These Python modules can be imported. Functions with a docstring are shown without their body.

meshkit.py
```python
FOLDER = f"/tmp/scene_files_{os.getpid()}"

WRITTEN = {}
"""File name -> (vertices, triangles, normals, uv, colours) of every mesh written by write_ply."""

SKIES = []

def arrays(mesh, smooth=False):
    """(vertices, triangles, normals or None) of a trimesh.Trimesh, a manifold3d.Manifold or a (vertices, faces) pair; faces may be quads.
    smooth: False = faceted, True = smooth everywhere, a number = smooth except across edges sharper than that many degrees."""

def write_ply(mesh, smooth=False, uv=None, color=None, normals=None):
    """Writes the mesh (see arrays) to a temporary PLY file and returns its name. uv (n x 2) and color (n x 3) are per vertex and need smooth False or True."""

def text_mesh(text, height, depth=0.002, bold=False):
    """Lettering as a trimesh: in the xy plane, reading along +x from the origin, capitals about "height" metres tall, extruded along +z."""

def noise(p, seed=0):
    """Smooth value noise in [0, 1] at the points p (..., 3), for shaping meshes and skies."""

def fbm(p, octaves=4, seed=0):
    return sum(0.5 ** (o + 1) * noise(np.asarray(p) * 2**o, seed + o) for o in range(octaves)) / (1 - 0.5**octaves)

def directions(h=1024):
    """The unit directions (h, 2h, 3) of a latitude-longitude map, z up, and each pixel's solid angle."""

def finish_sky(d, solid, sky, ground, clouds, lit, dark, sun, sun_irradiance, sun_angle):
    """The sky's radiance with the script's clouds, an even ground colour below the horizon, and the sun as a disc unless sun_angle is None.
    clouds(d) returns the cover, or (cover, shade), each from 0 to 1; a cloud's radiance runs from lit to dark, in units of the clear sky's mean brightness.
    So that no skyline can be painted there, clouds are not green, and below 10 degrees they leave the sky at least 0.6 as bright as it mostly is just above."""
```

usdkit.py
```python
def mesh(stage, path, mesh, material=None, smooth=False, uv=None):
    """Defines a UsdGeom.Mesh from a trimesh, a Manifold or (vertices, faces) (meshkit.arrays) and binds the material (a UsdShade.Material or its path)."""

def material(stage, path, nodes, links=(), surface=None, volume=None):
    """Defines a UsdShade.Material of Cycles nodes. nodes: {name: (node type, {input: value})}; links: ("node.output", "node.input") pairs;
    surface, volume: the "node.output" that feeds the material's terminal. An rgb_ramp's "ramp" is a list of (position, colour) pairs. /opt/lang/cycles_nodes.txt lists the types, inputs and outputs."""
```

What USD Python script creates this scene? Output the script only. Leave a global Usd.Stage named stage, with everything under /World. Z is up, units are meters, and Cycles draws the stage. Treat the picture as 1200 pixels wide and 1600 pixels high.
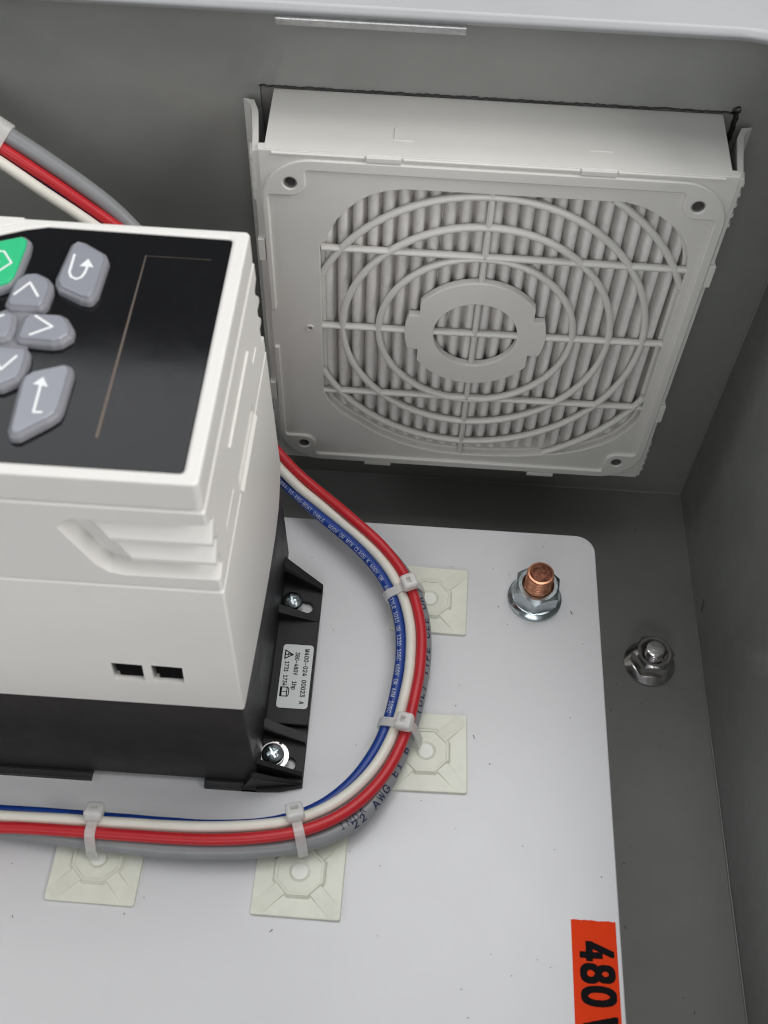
import math, random
import numpy as np, trimesh, manifold3d as m3, shapely
from shapely.geometry import Polygon, LineString, Point, box as sbox
from shapely import affinity
import usdkit, meshkit
from pxr import Usd, UsdGeom, UsdLux, UsdShade, Gf, Sdf

stage = Usd.Stage.CreateInMemory()
UsdGeom.SetStageUpAxis(stage, UsdGeom.Tokens.z)
UsdGeom.SetStageMetersPerUnit(stage, 1.0)
UsdGeom.Xform.Define(stage, '/World')
UsdGeom.Scope.Define(stage, '/World/Looks')
rng = np.random.default_rng(7)
MM = 0.001

# ---------------------------------------------------------------- camera, lamps, exposure
# x runs along the top wall of the enclosure, y towards it, z out of the mounting plate; lengths below are in millimetres
CAM_R = np.array([[0.997831, 0.060668, 0.025549], [0.064094, -0.806917, -0.587177], [-0.015007, 0.587541, -0.809055]])
CAM_C = np.array([-18.755, -229.632, 275.13])
cam = UsdGeom.Camera.Define(stage, '/World/camera')
M = np.eye(4)
M[0, :3], M[1, :3], M[2, :3], M[3, :3] = CAM_R[0], -CAM_R[1], -CAM_R[2], CAM_C * MM
cam.AddTransformOp().Set(Gf.Matrix4d(M.tolist()))
cam.CreateHorizontalApertureAttr(24.0)
cam.CreateVerticalApertureAttr(32.0)
cam.CreateFocalLengthAttr(24.0 * 1670.858 / 1200.0)
cam.CreateClippingRangeAttr(Gf.Vec2f(0.01, 50.0))
cam.CreateFStopAttr(22.0)
cam.CreateFocusDistanceAttr(0.318)
cam.CreateExposureAttr(0.0)

def lamp(name, pos, target, w, h, power, color):
    l = UsdLux.RectLight.Define(stage, '/World/' + name)
    l.CreateWidthAttr(w); l.CreateHeightAttr(h)
    l.CreateIntensityAttr(power); l.CreateColorAttr(Gf.Vec3f(*color))
    p, t = np.array(pos, float), np.array(target, float)
    zc = (p - t) / np.linalg.norm(p - t)
    xc = np.cross([0, 1, 0.01], zc); xc /= np.linalg.norm(xc)
    yc = np.cross(zc, xc)
    m = np.eye(4); m[0, :3], m[1, :3], m[2, :3], m[3, :3] = xc, yc, zc, p
    l.AddTransformOp().Set(Gf.Matrix4d(m.tolist()))

# ceiling lamps and windows of the workshop round the open enclosure, and the dim even room
lamp('ceiling_lamp', (0.25, 0.1, 2.0), (0, -0.1, 0), 1.2, 1.2, 2.5, (1.0, 0.99, 0.97))
lamp('ceiling_lamp_001', (0, 0.95, 1.95), (0, 0.95, 0), 2.4, 1.35, 1.6, (0.96, 0.98, 1.0))
lamp('front_window', (-0.1, -1.9, 0.95), (0, -0.1, 0), 1.4, 1.0, 3.1, (0.97, 0.985, 1.0))
lamp('side_window', (1.6, -0.5, 1.25), (0, -0.1, 0), 1.0, 1.0, 8.2, (1.0, 0.985, 0.96))
lamp('side_window_001', (-1.7, -0.3, 1.2), (0, -0.1, 0), 1.0, 1.0, 2.4, (0.90, 0.96, 1.0))
usdkit.material(stage, '/World/Looks/room_air', {'b': ('background_shader', {'color': (0.93, 0.96, 1.0), 'strength': 0.17})}, [], surface='b.background')
dome = UsdLux.DomeLight.Define(stage, '/World/room')
UsdShade.MaterialBindingAPI.Apply(dome.GetPrim()).Bind(UsdShade.Material.Get(stage, '/World/Looks/room_air'))

# ---------------------------------------------------------------- materials
def paint(name, color, rough=0.4, bump=0.0, bump_scale=900, spec=0.5, metallic=0.0, mottling=0.0, mscale=60, coat=0.0, sss=0.0, extra=None, rough_var=0.0):
    nodes = {'g': ('geometry', {}), 'p': ('principled_bsdf', dict({'base_color': color, 'roughness': rough, 'specular_ior_level': spec, 'metallic': metallic, 'coat_weight': coat}, **(extra or {})))}
    links = []
    if sss:
        nodes['p'][1].update({'subsurface_weight': sss, 'subsurface_scale': 0.002, 'subsurface_radius': (1.0, 1.0, 0.8)})
    if mottling:
        nodes['n'] = ('noise_texture', {'scale': mscale, 'detail': 6, 'roughness': 0.6})
        nodes['r'] = ('rgb_ramp', {'ramp': [(0.3, tuple(c * (1 - mottling) for c in color)), (0.7, tuple(min(1, c * (1 + mottling)) for c in color))]})
        links += [('g.position', 'n.vector'), ('n.fac', 'r.fac'), ('r.color', 'p.base_color')]
    if rough_var:
        nodes['n2'] = ('noise_texture', {'scale': 90, 'detail': 5, 'roughness': 0.65})
        nodes['mr'] = ('map_range', {'from_min': 0.3, 'from_max': 0.7, 'to_min': rough - rough_var, 'to_max': rough + rough_var})
        links += [('g.position', 'n2.vector'), ('n2.fac', 'mr.value'), ('mr.result', 'p.roughness')]
    if bump:
        nodes['nb'] = ('noise_texture', {'scale': bump_scale, 'detail': 3, 'roughness': 0.5})
        nodes['b'] = ('bump', {'strength': bump, 'distance': 0.0003})
        links += [('g.position', 'nb.vector'), ('nb.fac', 'b.height'), ('b.normal', 'p.normal')]
    return usdkit.material(stage, '/World/Looks/' + name, nodes, links, surface='p.BSDF')

MAT = dict(
    enclosure=paint('grey_enclosure_paint', (0.28, 0.285, 0.268), 0.2, bump=0.10, bump_scale=1100, mottling=0.06, mscale=40, rough_var=0.05),
    rim=paint('pale_rim_paint', (0.45, 0.457, 0.465), 0.35, bump=0.1, bump_scale=900, mottling=0.03),
    plate=paint('white_plate_paint', (0.665, 0.66, 0.675), 0.26, bump=0.04, bump_scale=500, mottling=0.006, mscale=25, rough_var=0.03),
    filter=paint('warm_grey_plastic', (0.71, 0.695, 0.66), 0.38, bump=0.08, bump_scale=2500, mottling=0.03, mscale=50),
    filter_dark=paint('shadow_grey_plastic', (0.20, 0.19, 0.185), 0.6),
    mat=paint('pleated_filter_cloth', (0.80, 0.78, 0.755), 0.95, bump=0.2, bump_scale=2600, spec=0.1, mottling=0.06, mscale=420),
    sealant=paint('black_sealant', (0.02, 0.018, 0.016), 0.35, bump=0.6, bump_scale=1500),
    white=paint('off_white_plastic', (0.76, 0.742, 0.706), 0.42, bump=0.06, bump_scale=3000, mottling=0.015),
    black=paint('black_plastic', (0.012, 0.012, 0.0125), 0.45, spec=0.35, bump=0.18, bump_scale=3000, rough_var=0.08),
    slot=paint('dark_slot', (0.005, 0.005, 0.005), 0.8, spec=0.05),
    screen=paint('black_screen', (0.004, 0.004, 0.005), 0.085, spec=0.45, rough_var=0.03),
    film=paint('brown_film_edge', (0.13, 0.10, 0.08), 0.35),
    cap=paint('grey_key_cap', (0.30, 0.31, 0.35), 0.22, spec=0.6, coat=0.3, sss=0.2),
    skirt=paint('smoky_key_skirt', (0.50, 0.50, 0.55), 0.2, spec=0.5, extra={'transmission_weight': 0.55, 'ior': 1.3}),
    green=paint('green_key_cap', (0.02, 0.55, 0.22), 0.35, sss=0.1),
    icon=paint('white_print', (0.82, 0.82, 0.83), 0.4),
    bluewhite=paint('pale_print', (0.58, 0.62, 0.70), 0.45),
    ink=paint('black_ink', (0.008, 0.008, 0.009), 0.7, spec=0.06),
    navy=paint('navy_ink', (0.015, 0.022, 0.07), 0.5),
    sticker=paint('sticker_paper', (0.66, 0.68, 0.68), 0.45),
    orange=paint('orange_tape', (0.80, 0.046, 0.004), 0.55, spec=0.12, mottling=0.03, mscale=300),
    red=paint('red_insulation', (0.53, 0.018, 0.026), 0.36, bump=0.06, bump_scale=700, mottling=0.06, mscale=200),
    bone=paint('white_insulation', (0.78, 0.75, 0.67), 0.4, bump=0.06, bump_scale=700, mottling=0.03, mscale=200),
    blue=paint('blue_insulation', (0.008, 0.045, 0.26), 0.36, bump=0.06, bump_scale=700, mottling=0.08, mscale=200),
    grey=paint('grey_jacket', (0.27, 0.275, 0.285), 0.34, bump=0.1, bump_scale=500, mottling=0.06, mscale=150),
    nylon=paint('milky_nylon', (0.84, 0.84, 0.72), 0.36, sss=0.15, bump=0.05, bump_scale=800, mottling=0.05, mscale=180),
    tie=paint('clear_nylon', (0.80, 0.79, 0.73), 0.3, sss=0.5),
    nylon_white=paint('white_adhesive_hole', (0.86, 0.86, 0.80), 0.5),
    zinc=paint('blue_zinc', (0.52, 0.58, 0.60), 0.2, metallic=1.0, mottling=0.12, mscale=300, rough_var=0.08),
    chrome=paint('bright_steel', (0.78, 0.75, 0.74), 0.16, metallic=1.0, mottling=0.1, mscale=260, rough_var=0.06),
    copper=paint('copper', (0.72, 0.34, 0.21), 0.34, metallic=1.0, mottling=0.25, mscale=500, bump=0.2, bump_scale=1200),
    copper_dark=paint('tarnished_copper', (0.24, 0.09, 0.055), 0.55, metallic=0.7, mottling=0.55, mscale=700, bump=0.8, bump_scale=1400),
    alu=paint('brushed_aluminium', (0.62, 0.62, 0.61), 0.32, metallic=0.9, bump=0.5, bump_scale=900, mottling=0.15, mscale=300),
    speck=paint('dark_specks', (0.04, 0.038, 0.036), 0.6),
)

# ---------------------------------------------------------------- scene helpers
used = set()
def numbered(parent, name):
    n, k = f'{parent}/{name}', 0
    while n in used:
        k += 1
        n = f'{parent}/{name}_{k:03d}'
    used.add(n)
    return n

def tag(p, label=None, cat=None, group=None, kind=None):
    p = p.GetPrim() if hasattr(p, 'GetPrim') else p
    for k, v in (('label', label), ('category', cat), ('group', group), ('kind', kind)):
        if v:
            p.SetCustomDataByKey(k, v)
    return p

def thing(name, base, label, cat, group=None, kind=None):
    """an Xform at the thing's base (millimetres); its parts are given in scene millimetres"""
    x = UsdGeom.Xform.Define(stage, numbered('/World', name))
    x.AddTranslateOp().Set(Gf.Vec3d(*[b * MM for b in base]))
    x.GetPrim().SetCustomDataByKey('base', Gf.Vec3d(*map(float, base)))
    tag(x, label, cat, group, kind)
    return x

def base_of(path):
    p = stage.GetPrimAtPath('/'.join(str(path).split('/')[:3]))
    b = p.GetCustomDataByKey('base') if p else None
    return np.array(b if b is not None else (0, 0, 0), float)

def obj(name, mesh, mat, parent='/World', smooth=30, label=None, cat=None, group=None, kind=None):
    v, f, _ = meshkit.arrays(mesh)
    par = parent if isinstance(parent, str) else str(parent.GetPath())
    v = (np.asarray(v, float) - (base_of(par) if par != '/World' else 0)) * MM
    m = usdkit.mesh(stage, numbered(par, name), trimesh.Trimesh(v, f, process=False), MAT[mat], smooth=smooth)
    tag(m, label, cat, group, kind)
    return m

def join(*ms):
    return trimesh.util.concatenate([m if isinstance(m, trimesh.Trimesh) else to_tri(m) for m in ms])

def to_tri(m):
    v, f, _ = meshkit.arrays(m)
    return trimesh.Trimesh(v, f, process=False)

def to_man(m):
    m = m.copy(); m.merge_vertices()
    return m3.Manifold(m3.Mesh(np.asarray(m.vertices, np.float32), np.asarray(m.faces, np.uint32)))

def ring_pts(r):
    a = np.asarray(r.coords)[:-1]
    return a

def inset(ring, b, ccw):
    """mitred offset of a closed ring inward (material side) by b"""
    p = np.asarray(ring, float)
    a, c = np.roll(p, 1, 0), np.roll(p, -1, 0)
    def nrm(d):
        return d / np.maximum(np.linalg.norm(d, axis=1, keepdims=True), 1e-9)
    d1, d2 = nrm(p - a), nrm(c - p)
    n1 = np.stack([-d1[:, 1], d1[:, 0]], 1); n2 = np.stack([-d2[:, 1], d2[:, 0]], 1)
    n = nrm(n1 + n2)
    s = np.clip((n * n1).sum(1), 0.35, 1)
    return p + n * (b / s)[:, None]

def prism(poly, z0, z1, b=0.0, b0=0.0):
    """polygon (holes allowed) extruded from z0 to z1 with a chamfer b on its top edge and b0 on its bottom edge"""
    if poly.geom_type == 'MultiPolygon':
        return join(*[prism(g, z0, z1, b, b0) for g in poly.geoms])
    poly = shapely.geometry.polygon.orient(poly.simplify(1e-4), 1.0)
    V, F, n = [], [], 0
    top, bot = [], []
    for ring in [poly.exterior, *poly.interiors]:
        p = ring_pts(ring)
        levels = []
        if b0:
            levels.append((inset(p, b0, True), z0)); levels.append((p, z0 + b0))
        else:
            levels.append((p, z0))
        if b:
            levels.append((p, z1 - b)); levels.append((inset(p, b * 0.3, True), z1 - b * 0.3)); levels.append((inset(p, b, True), z1))
        else:
            levels.append((p, z1))
        top.append(levels[-1][0]); bot.append(levels[0][0])
        k = len(p); i = np.arange(k); j = (i + 1) % k
        for q, z in levels:
            V.append(np.c_[q, np.full(k, z)])
        for l in range(len(levels) - 1):
            A, B = n + l * k, n + (l + 1) * k
            F += np.c_[A + i, A + j, B + j].tolist() + np.c_[A + i, B + j, B + i].tolist()
        n += k * len(levels)
    for rings, z, up in ((top, z1, True), (bot, z0, False)):
        q = Polygon(rings[0], rings[1:])
        if not q.is_valid:
            q = q.buffer(0)
        v, f = trimesh.creation.triangulate_polygon(q, engine='earcut')
        f = np.asarray(f)
        a = v[f[:, 1]] - v[f[:, 0]]; c = v[f[:, 2]] - v[f[:, 0]]
        cr = a[:, 0] * c[:, 1] - a[:, 1] * c[:, 0]
        f = np.where((cr > 0)[:, None] == up, f, f[:, ::-1])
        V.append(np.c_[v, np.full(len(v), z)]); F += (f + n).tolist(); n += len(v)
    return trimesh.Trimesh(np.vstack(V), np.array(F), process=False)

def to_front(m, y=0.0):
    """a prism drawn in (x, z), extruded towards the viewer (-y) from the plane y"""
    m = m.copy(); v = np.array(m.vertices)
    m.vertices = np.c_[v[:, 0], y - v[:, 2], v[:, 1]]
    return m

def rrect(x0, y0, x1, y1, r, n=6):
    if r <= 0:
        return sbox(x0, y0, x1, y1)
    return sbox(x0 + r, y0 + r, x1 - r, y1 - r).buffer(r, quad_segs=n)

def rbox(c, s, r=0.3, n=2):
    """rounded box: hull of spheres"""
    c, s = np.array(c, float), np.array(s, float) / 2 - r
    sp = trimesh.creation.icosphere(n - 1 if n > 1 else 1, r)
    pts = np.vstack([sp.vertices + c + s * np.array(k) for k in np.array(np.meshgrid([-1, 1], [-1, 1], [-1, 1])).T.reshape(-1, 3)])
    return trimesh.convex.convex_hull(pts)

def hull(pts):
    return trimesh.convex.convex_hull(np.asarray(pts, float))

def lathe(profile, n=48, center=(0, 0, 0)):
    p = np.asarray(profile, float)
    a = np.linspace(0, 2 * np.pi, n, endpoint=False)
    V = np.stack([np.outer(np.cos(a), p[:, 0]), np.outer(np.sin(a), p[:, 0]), np.tile(p[:, 1], (n, 1))], -1)
    k = len(p); V = V.reshape(-1, 3); F = []
    for i in range(n):
        j = (i + 1) % n
        for q in range(k - 1):
            A, B, C, D = i * k + q, j * k + q, j * k + q + 1, i * k + q + 1
            if p[q, 0] > 1e-9:
                F.append((A, B, C))
            if p[q + 1, 0] > 1e-9:
                F.append((A, C, D))
    return trimesh.Trimesh(V + np.array(center), np.array(F), process=False)

def frames(P, ref):
    T = np.gradient(P, axis=0); T /= np.linalg.norm(T, axis=1, keepdims=True)
    N = np.asarray(ref, float) - (T @ np.asarray(ref, float))[:, None] * T
    N /= np.linalg.norm(N, axis=1, keepdims=True)
    return T, N, np.cross(T, N)

def tube(P, r, n=20, ref=(0, -0.45, 0.89)):
    P = np.asarray(P, float); T, N, B = frames(P, ref)
    a = np.linspace(0, 2 * np.pi, n, endpoint=False)
    V = (P[:, None] + r * (np.cos(a)[None, :, None] * N[:, None] + np.sin(a)[None, :, None] * B[:, None])).reshape(-1, 3)
    F = []
    for i in range(len(P) - 1):
        for k in range(n):
            l = (k + 1) % n
            F += [(i * n + k, i * n + l, (i + 1) * n + l), (i * n + k, (i + 1) * n + l, (i + 1) * n + k)]
    V = np.vstack([V, P[0], P[-1]]); e = len(V)
    for k in range(n):
        l = (k + 1) % n
        F += [(e - 2, l, k), (e - 1, (len(P) - 1) * n + k, (len(P) - 1) * n + l)]
    return trimesh.Trimesh(V, np.array(F), process=False)

def sweep(P, prof, normal, closed=False):
    """profile (u, w) swept along P: u across (in the plane), w along the constant normal"""
    P = np.asarray(P, float); nv = np.asarray(normal, float)
    T = (np.roll(P, -1, 0) - np.roll(P, 1, 0)) if closed else np.gradient(P, axis=0)
    T /= np.linalg.norm(T, axis=1, keepdims=True)
    U = np.cross(T, nv)
    pr = np.asarray(prof, float); k = len(pr)
    V = (P[:, None] + pr[None, :, :1] * U[:, None] + pr[None, :, 1:] * nv).reshape(-1, 3)
    F = []; n = len(P)
    for i in range(n if closed else n - 1):
        a, b = i * k, ((i + 1) % n) * k
        for q in range(k):
            s = (q + 1) % k
            F += [(a + q, b + q, b + s), (a + q, b + s, a + s)]
    if not closed:
        for q in range(1, k - 1):
            F += [(0, q, q + 1), ((n - 1) * k, (n - 1) * k + q + 1, (n - 1) * k + q)]
    m = trimesh.Trimesh(V, np.array(F), process=False)
    if m.volume < 0:
        m.invert()
    return m

def catmull(P, n=300):
    from scipy.interpolate import splprep, splev
    P = np.asarray(P, float)
    return np.array(splev(np.linspace(0, 1, n), splprep(P.T, s=0, k=3)[0])).T

_glyph = {}
def text_flat(text, height, pitch=None, bold=False):
    """lettering in millimetres in the xy plane; with a pitch, each character has its own cell"""
    if pitch is None:
        m = meshkit.text_mesh(text, height, 0.05, bold); return m
    out = []
    for i, ch in enumerate(text):
        if ch == ' ':
            continue
        if (ch, bold) not in _glyph:
            _glyph[ch, bold] = meshkit.text_mesh(ch, 1.0, 0.05, bold)
        g = _glyph[ch, bold].copy(); v = np.array(g.vertices)
        w = v[:, 0].max() - v[:, 0].min()
        sx = min(height, pitch * 0.82 / max(w, 1e-6))
        v[:, 0] = (v[:, 0] - v[:, 0].min() - w / 2) * sx + (i + 0.5) * pitch
        v[:, 1] *= height
        g.vertices = v; out.append(g)
    return trimesh.util.concatenate(out)

def place_text(m, origin, right, up, lift=0.06):
    """flat lettering laid on a plane"""
    m = m.copy(); v = np.array(m.vertices); r, u = np.array(right, float), np.array(up, float)
    n = np.cross(r, u)
    m.vertices = np.array(origin, float) + np.outer(v[:, 0], r) + np.outer(v[:, 1], u) + np.outer(np.clip(v[:, 2], 0, 0.05) + lift, n)
    return m

def wrap_text(P, radius, m, s0, angle, ref=(0, -0.45, 0.89), side=1):
    """lettering bent round a wire: reading along the path; angle turns it about the wire"""
    P = np.asarray(P, float)
    m = m.subdivide_to_size(0.5) if False else m.copy()
    v, f = trimesh.remesh.subdivide_to_size(m.vertices, m.faces, 0.45)
    d = np.r_[0, np.cumsum(np.linalg.norm(np.diff(P, axis=0), axis=1))]
    T, N, B = frames(P, ref)
    s = np.clip(v[:, 0] + s0, 0, d[-1])
    at = lambda A: np.stack([np.interp(s, d, A[:, k]) for k in range(3)], 1)
    th = angle + side * v[:, 1] / radius
    rr = radius + 0.02 + np.clip(v[:, 2], 0, 0.05) * 0.6
    V = at(P) + (np.cos(th) * rr)[:, None] * at(N) + (np.sin(th) * rr)[:, None] * at(B)
    return trimesh.Trimesh(V, f, process=False)

# ---------------------------------------------------------------- enclosure
WALL_Y, WALL_X, FLOOR, RIMZ = 26.85, 89.1, -53.6, 139.7
LX, BY = -320.0, -400.0
enc = thing('enclosure', (0, -150, FLOOR), 'grey painted steel enclosure box holding everything, with a pale turned-in rim', 'enclosure')
obj('back_panel', trimesh.creation.box(bounds=[[LX, BY, FLOOR - 2], [WALL_X, WALL_Y, FLOOR]]), 'enclosure', enc, False)
w = sbox(LX, FLOOR - 2, WALL_X + 1.6, RIMZ + 0.4).difference(sbox(-63.2, -13.5, 63.2, 110.9))
m = to_front(prism(w, 0, 1.6)); m.apply_translation([0, WALL_Y + 1.6, 0])
obj('side_wall', m, 'enclosure', enc, False)
obj('side_wall', trimesh.creation.box(bounds=[[WALL_X, BY, FLOOR - 2], [WALL_X + 1.6, WALL_Y - .002, RIMZ + .4]]), 'enclosure', enc, False)
obj('side_wall', trimesh.creation.box(bounds=[[LX - 1.6, BY, FLOOR - 2], [LX, WALL_Y + 1.6, RIMZ + .4]]), 'enclosure', enc, False)
obj('side_wall', trimesh.creation.box(bounds=[[LX - 1.6, BY - 1.6, FLOOR - 2], [WALL_X + 1.6, BY, RIMZ + .4]]), 'enclosure', enc, False)
outer = rrect(LX - 3, BY - 3, WALL_X + 4, WALL_Y + 24, 6)
inner = rrect(LX + 17, BY + 17, WALL_X - 16, 10.0, 20, 12)
obj('rim', prism(outer.difference(inner), RIMZ, RIMZ + 3.2, 1.4, 1.2), 'rim', enc, 50)
# formed corners: thin weld beads where the sheets meet
def bead(a, b, r=0.55, seed=0):
    t = np.linspace(0, 1, 80)[:, None]; P = np.array(a) * (1 - t) + np.array(b) * t
    P = P + 0.12 * (meshkit.noise(P / 6.0 + seed) - 0.5)[:, None]
    return tube(P, r, 8, ref=(0.3, -0.5, 0.8))
obj('weld_bead', bead([LX, WALL_Y, FLOOR], [WALL_X, WALL_Y, FLOOR], .5), 'enclosure', enc, True)
obj('weld_bead', bead([WALL_X, BY, FLOOR], [WALL_X, WALL_Y, FLOOR], .5), 'enclosure', enc, True)
obj('weld_bead', bead([WALL_X, WALL_Y, FLOOR], [WALL_X, WALL_Y, RIMZ], .5), 'enclosure', enc, True)
st = rbox((-33.0, 11.6, 138.75), (45.3, 3.6, 1.9), .35)
obj('metal_strip', st, 'alu', enc, 40, label='bright ridged metal strip under the top rim')

# ---------------------------------------------------------------- mounting plate
PX, PY = 42.7, -34.2
pl = sbox(LX + 45, BY + 45, PX, PY)
pl = shapely.union_all([rrect(LX + 45, BY + 45, PX, PY, 6.0, 10)])
plate = thing('mounting_plate', (-90, -160, -2.2), 'large glossy white steel mounting plate carrying the drive and the wires', 'mounting plate')
obj('sheet', prism(pl, -2.2, 0, .35, .3), 'plate', plate, 40)
for x, y in ((23.3, -58.5), (23.3, -330), (-250, -58.5), (-250, -330)):
    obj('standoff', lathe([(0, FLOOR), (5, FLOOR), (5, -2.2), (0, -2.2)], 24, (x, y, 0)), 'zinc', plate)

# ---------------------------------------------------------------- filter unit on the wall
FC = 50.0
fil = thing('filter_unit', (0, 0, -11.6), 'square warm grey plastic vent filter with round grille fixed in the wall', 'vent filter')
OPEN = Polygon([(-45.3, 80), (-44.2, 83.2), (-41.7, 88.4), (-38.6, 92.6), (-34.9, 96.2), (-31.6, 98.4), (-28.2, 99.7), (-24, 100.6), (-20, 100.8), (34.5, 100.8), (39, 99.6), (42.4, 98), (45.5, 95.9), (48.4, 93.9), (50.9, 91.1), (53.0, 87.6), (54.4, 83.8), (55.0, 80),
                (55.3, 19.7), (54.6, 16), (52.9, 12.6), (50.0, 8), (46.2, 4.4), (40, 0.8), (34, -1.4), (28.2, -2.6), (20, -4.2), (10, -5.0), (0.5, -5.2), (-8, -4.6), (-15, -3), (-21.4, -.6), (-28.5, 3.4), (-34.3, 8), (-39.5, 12), (-43.2, 16.5), (-45.4, 22)])
OPEN = OPEN.buffer(1.5, quad_segs=4).buffer(-3.0, quad_segs=4).buffer(1.5, quad_segs=4)
face = sbox(-60.4, -11.6, 60.9, 110.5)
holes = [Point(x, z).buffer(1.75, quad_segs=8) for x in (-52.5, 52.5) for z in (-3.4, 101.4)]
pin = Point(-48.9, 49.7).buffer(1.15, quad_segs=8)
fp = face.difference(OPEN).difference(shapely.union_all(holes + [pin.buffer(-.45)]))
obj('front_panel', to_front(prism(fp, -2.6, 0, .25), 0), 'filter', fil, 25)
# the lip that runs back round the opening
obj('opening_lip', to_front(prism(OPEN.difference(OPEN.buffer(-1.0)), -7.5, -2.55), 0), 'filter', fil, 40)
# raised border
ob = rrect(-60.1, -11.3, 60.6, 108.7, 13.5, 10)
ib = sbox(-58.4, -8.4, 57.8, 105.3)
for (x, z) in ((-52.5, 101.4), (52.5, 101.4), (-52.5, -3.4), (52.5, -3.4)):
    sx, sz = np.sign(x), 1 if z > 50 else -1
    ib = ib.difference(Point(x, z).buffer(4.0, quad_segs=8).union(sbox(*sorted((x, x + sx * 9))[:1], min(z - 4, z - 4), max(x, x + sx * 9), z + 4)).union(sbox(x - 4, min(z, z + sz * 9), x + 4, max(z, z + sz * 9))))
ib = ib.buffer(-1.0, quad_segs=5).buffer(2.0, quad_segs=5).buffer(-1.0, quad_segs=5)
border = ob.difference(ib).difference(shapely.union_all(holes))
gap = sbox(-62, 41.6, -54, 56.6)
for zc in (58.5, 39.5):
    pass
border = border.difference(gap.union(sbox(-62, 38.5, -60.05, 60)))
border = border.buffer(-.45, quad_segs=4).buffer(.45, quad_segs=4)
obj('raised_border', to_front(prism(border, 0.0, .95, .4), 0), 'filter', fil, 50)
obj('screw_pin', to_front(prism(pin.difference(pin.buffer(-.45)), 0, .5, .15), 0), 'filter', fil, 40)
for h in holes:
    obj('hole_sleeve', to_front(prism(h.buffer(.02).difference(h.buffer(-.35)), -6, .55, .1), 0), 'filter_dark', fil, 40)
# box behind the panel: top, bottom and flaring sides
top = hull([(-58.8, .2, 110.6), (58.9, .2, 110.6), (-59.4, 26.4, 110.6), (59.6, 26.4, 110.6), (-58.8, .2, 108.8), (58.9, .2, 108.8), (-59.4, 26.4, 108.8), (59.6, 26.4, 108.8)])
obj('top_cover', top, 'filter', fil, 25)
obj('bottom_cover', trimesh.creation.box(bounds=[[-59, .2, -11.5], [59, 26.4, -9.8]]), 'filter', fil, 25)
for s in (-1, 1):
    pr = Polygon([(60.3, .6), (61.9, .6), (63.0, 9), (64.4, 18), (65.2, 20.6), (67.2, 23.0), (64.2, 22.4), (62.6, 18), (61.2, 8)])
    pr = affinity.scale(pr, s, 1, origin=(0, 0)) if s < 0 else pr
    obj('side_panel', prism(pr, -11.2, 109.6, .2), 'filter', fil, False)
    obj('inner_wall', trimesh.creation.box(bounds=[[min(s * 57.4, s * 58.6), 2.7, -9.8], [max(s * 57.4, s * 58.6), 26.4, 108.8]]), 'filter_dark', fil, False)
    for z0 in (-9.5, 93.5):
        for k in range(5):
            obj('ratchet_tooth', hull([(s * x, y, z0 + k * 3.2 + z) for x, y, z in ((61.2, 1.0, 0), (61.2, 1.0, 2.0), (62.7, 1.4, .5), (62.7, 1.4, 1.5), (61.6, 6, 0), (61.6, 6, 2.0), (63.4, 6, .5), (63.4, 6, 1.5))]), 'filter', fil, 25)
    for z in (21.8, 78.6):
        obj('clip_tab', rbox((s * 61.3 + (.2 if s > 0 else 0), .5, z), (1.9, 2.6, 7.5), .25), 'filter', fil, 30)
for x, z in ((-28.5, 109.6), (25.6, 109.6), (-27.6, -11.9), (28.1, -12.3)):
    obj('clip_tab', rbox((x, .35, z), (9.0, 2.6, 1.6), .25), 'filter', fil, 30)
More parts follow.
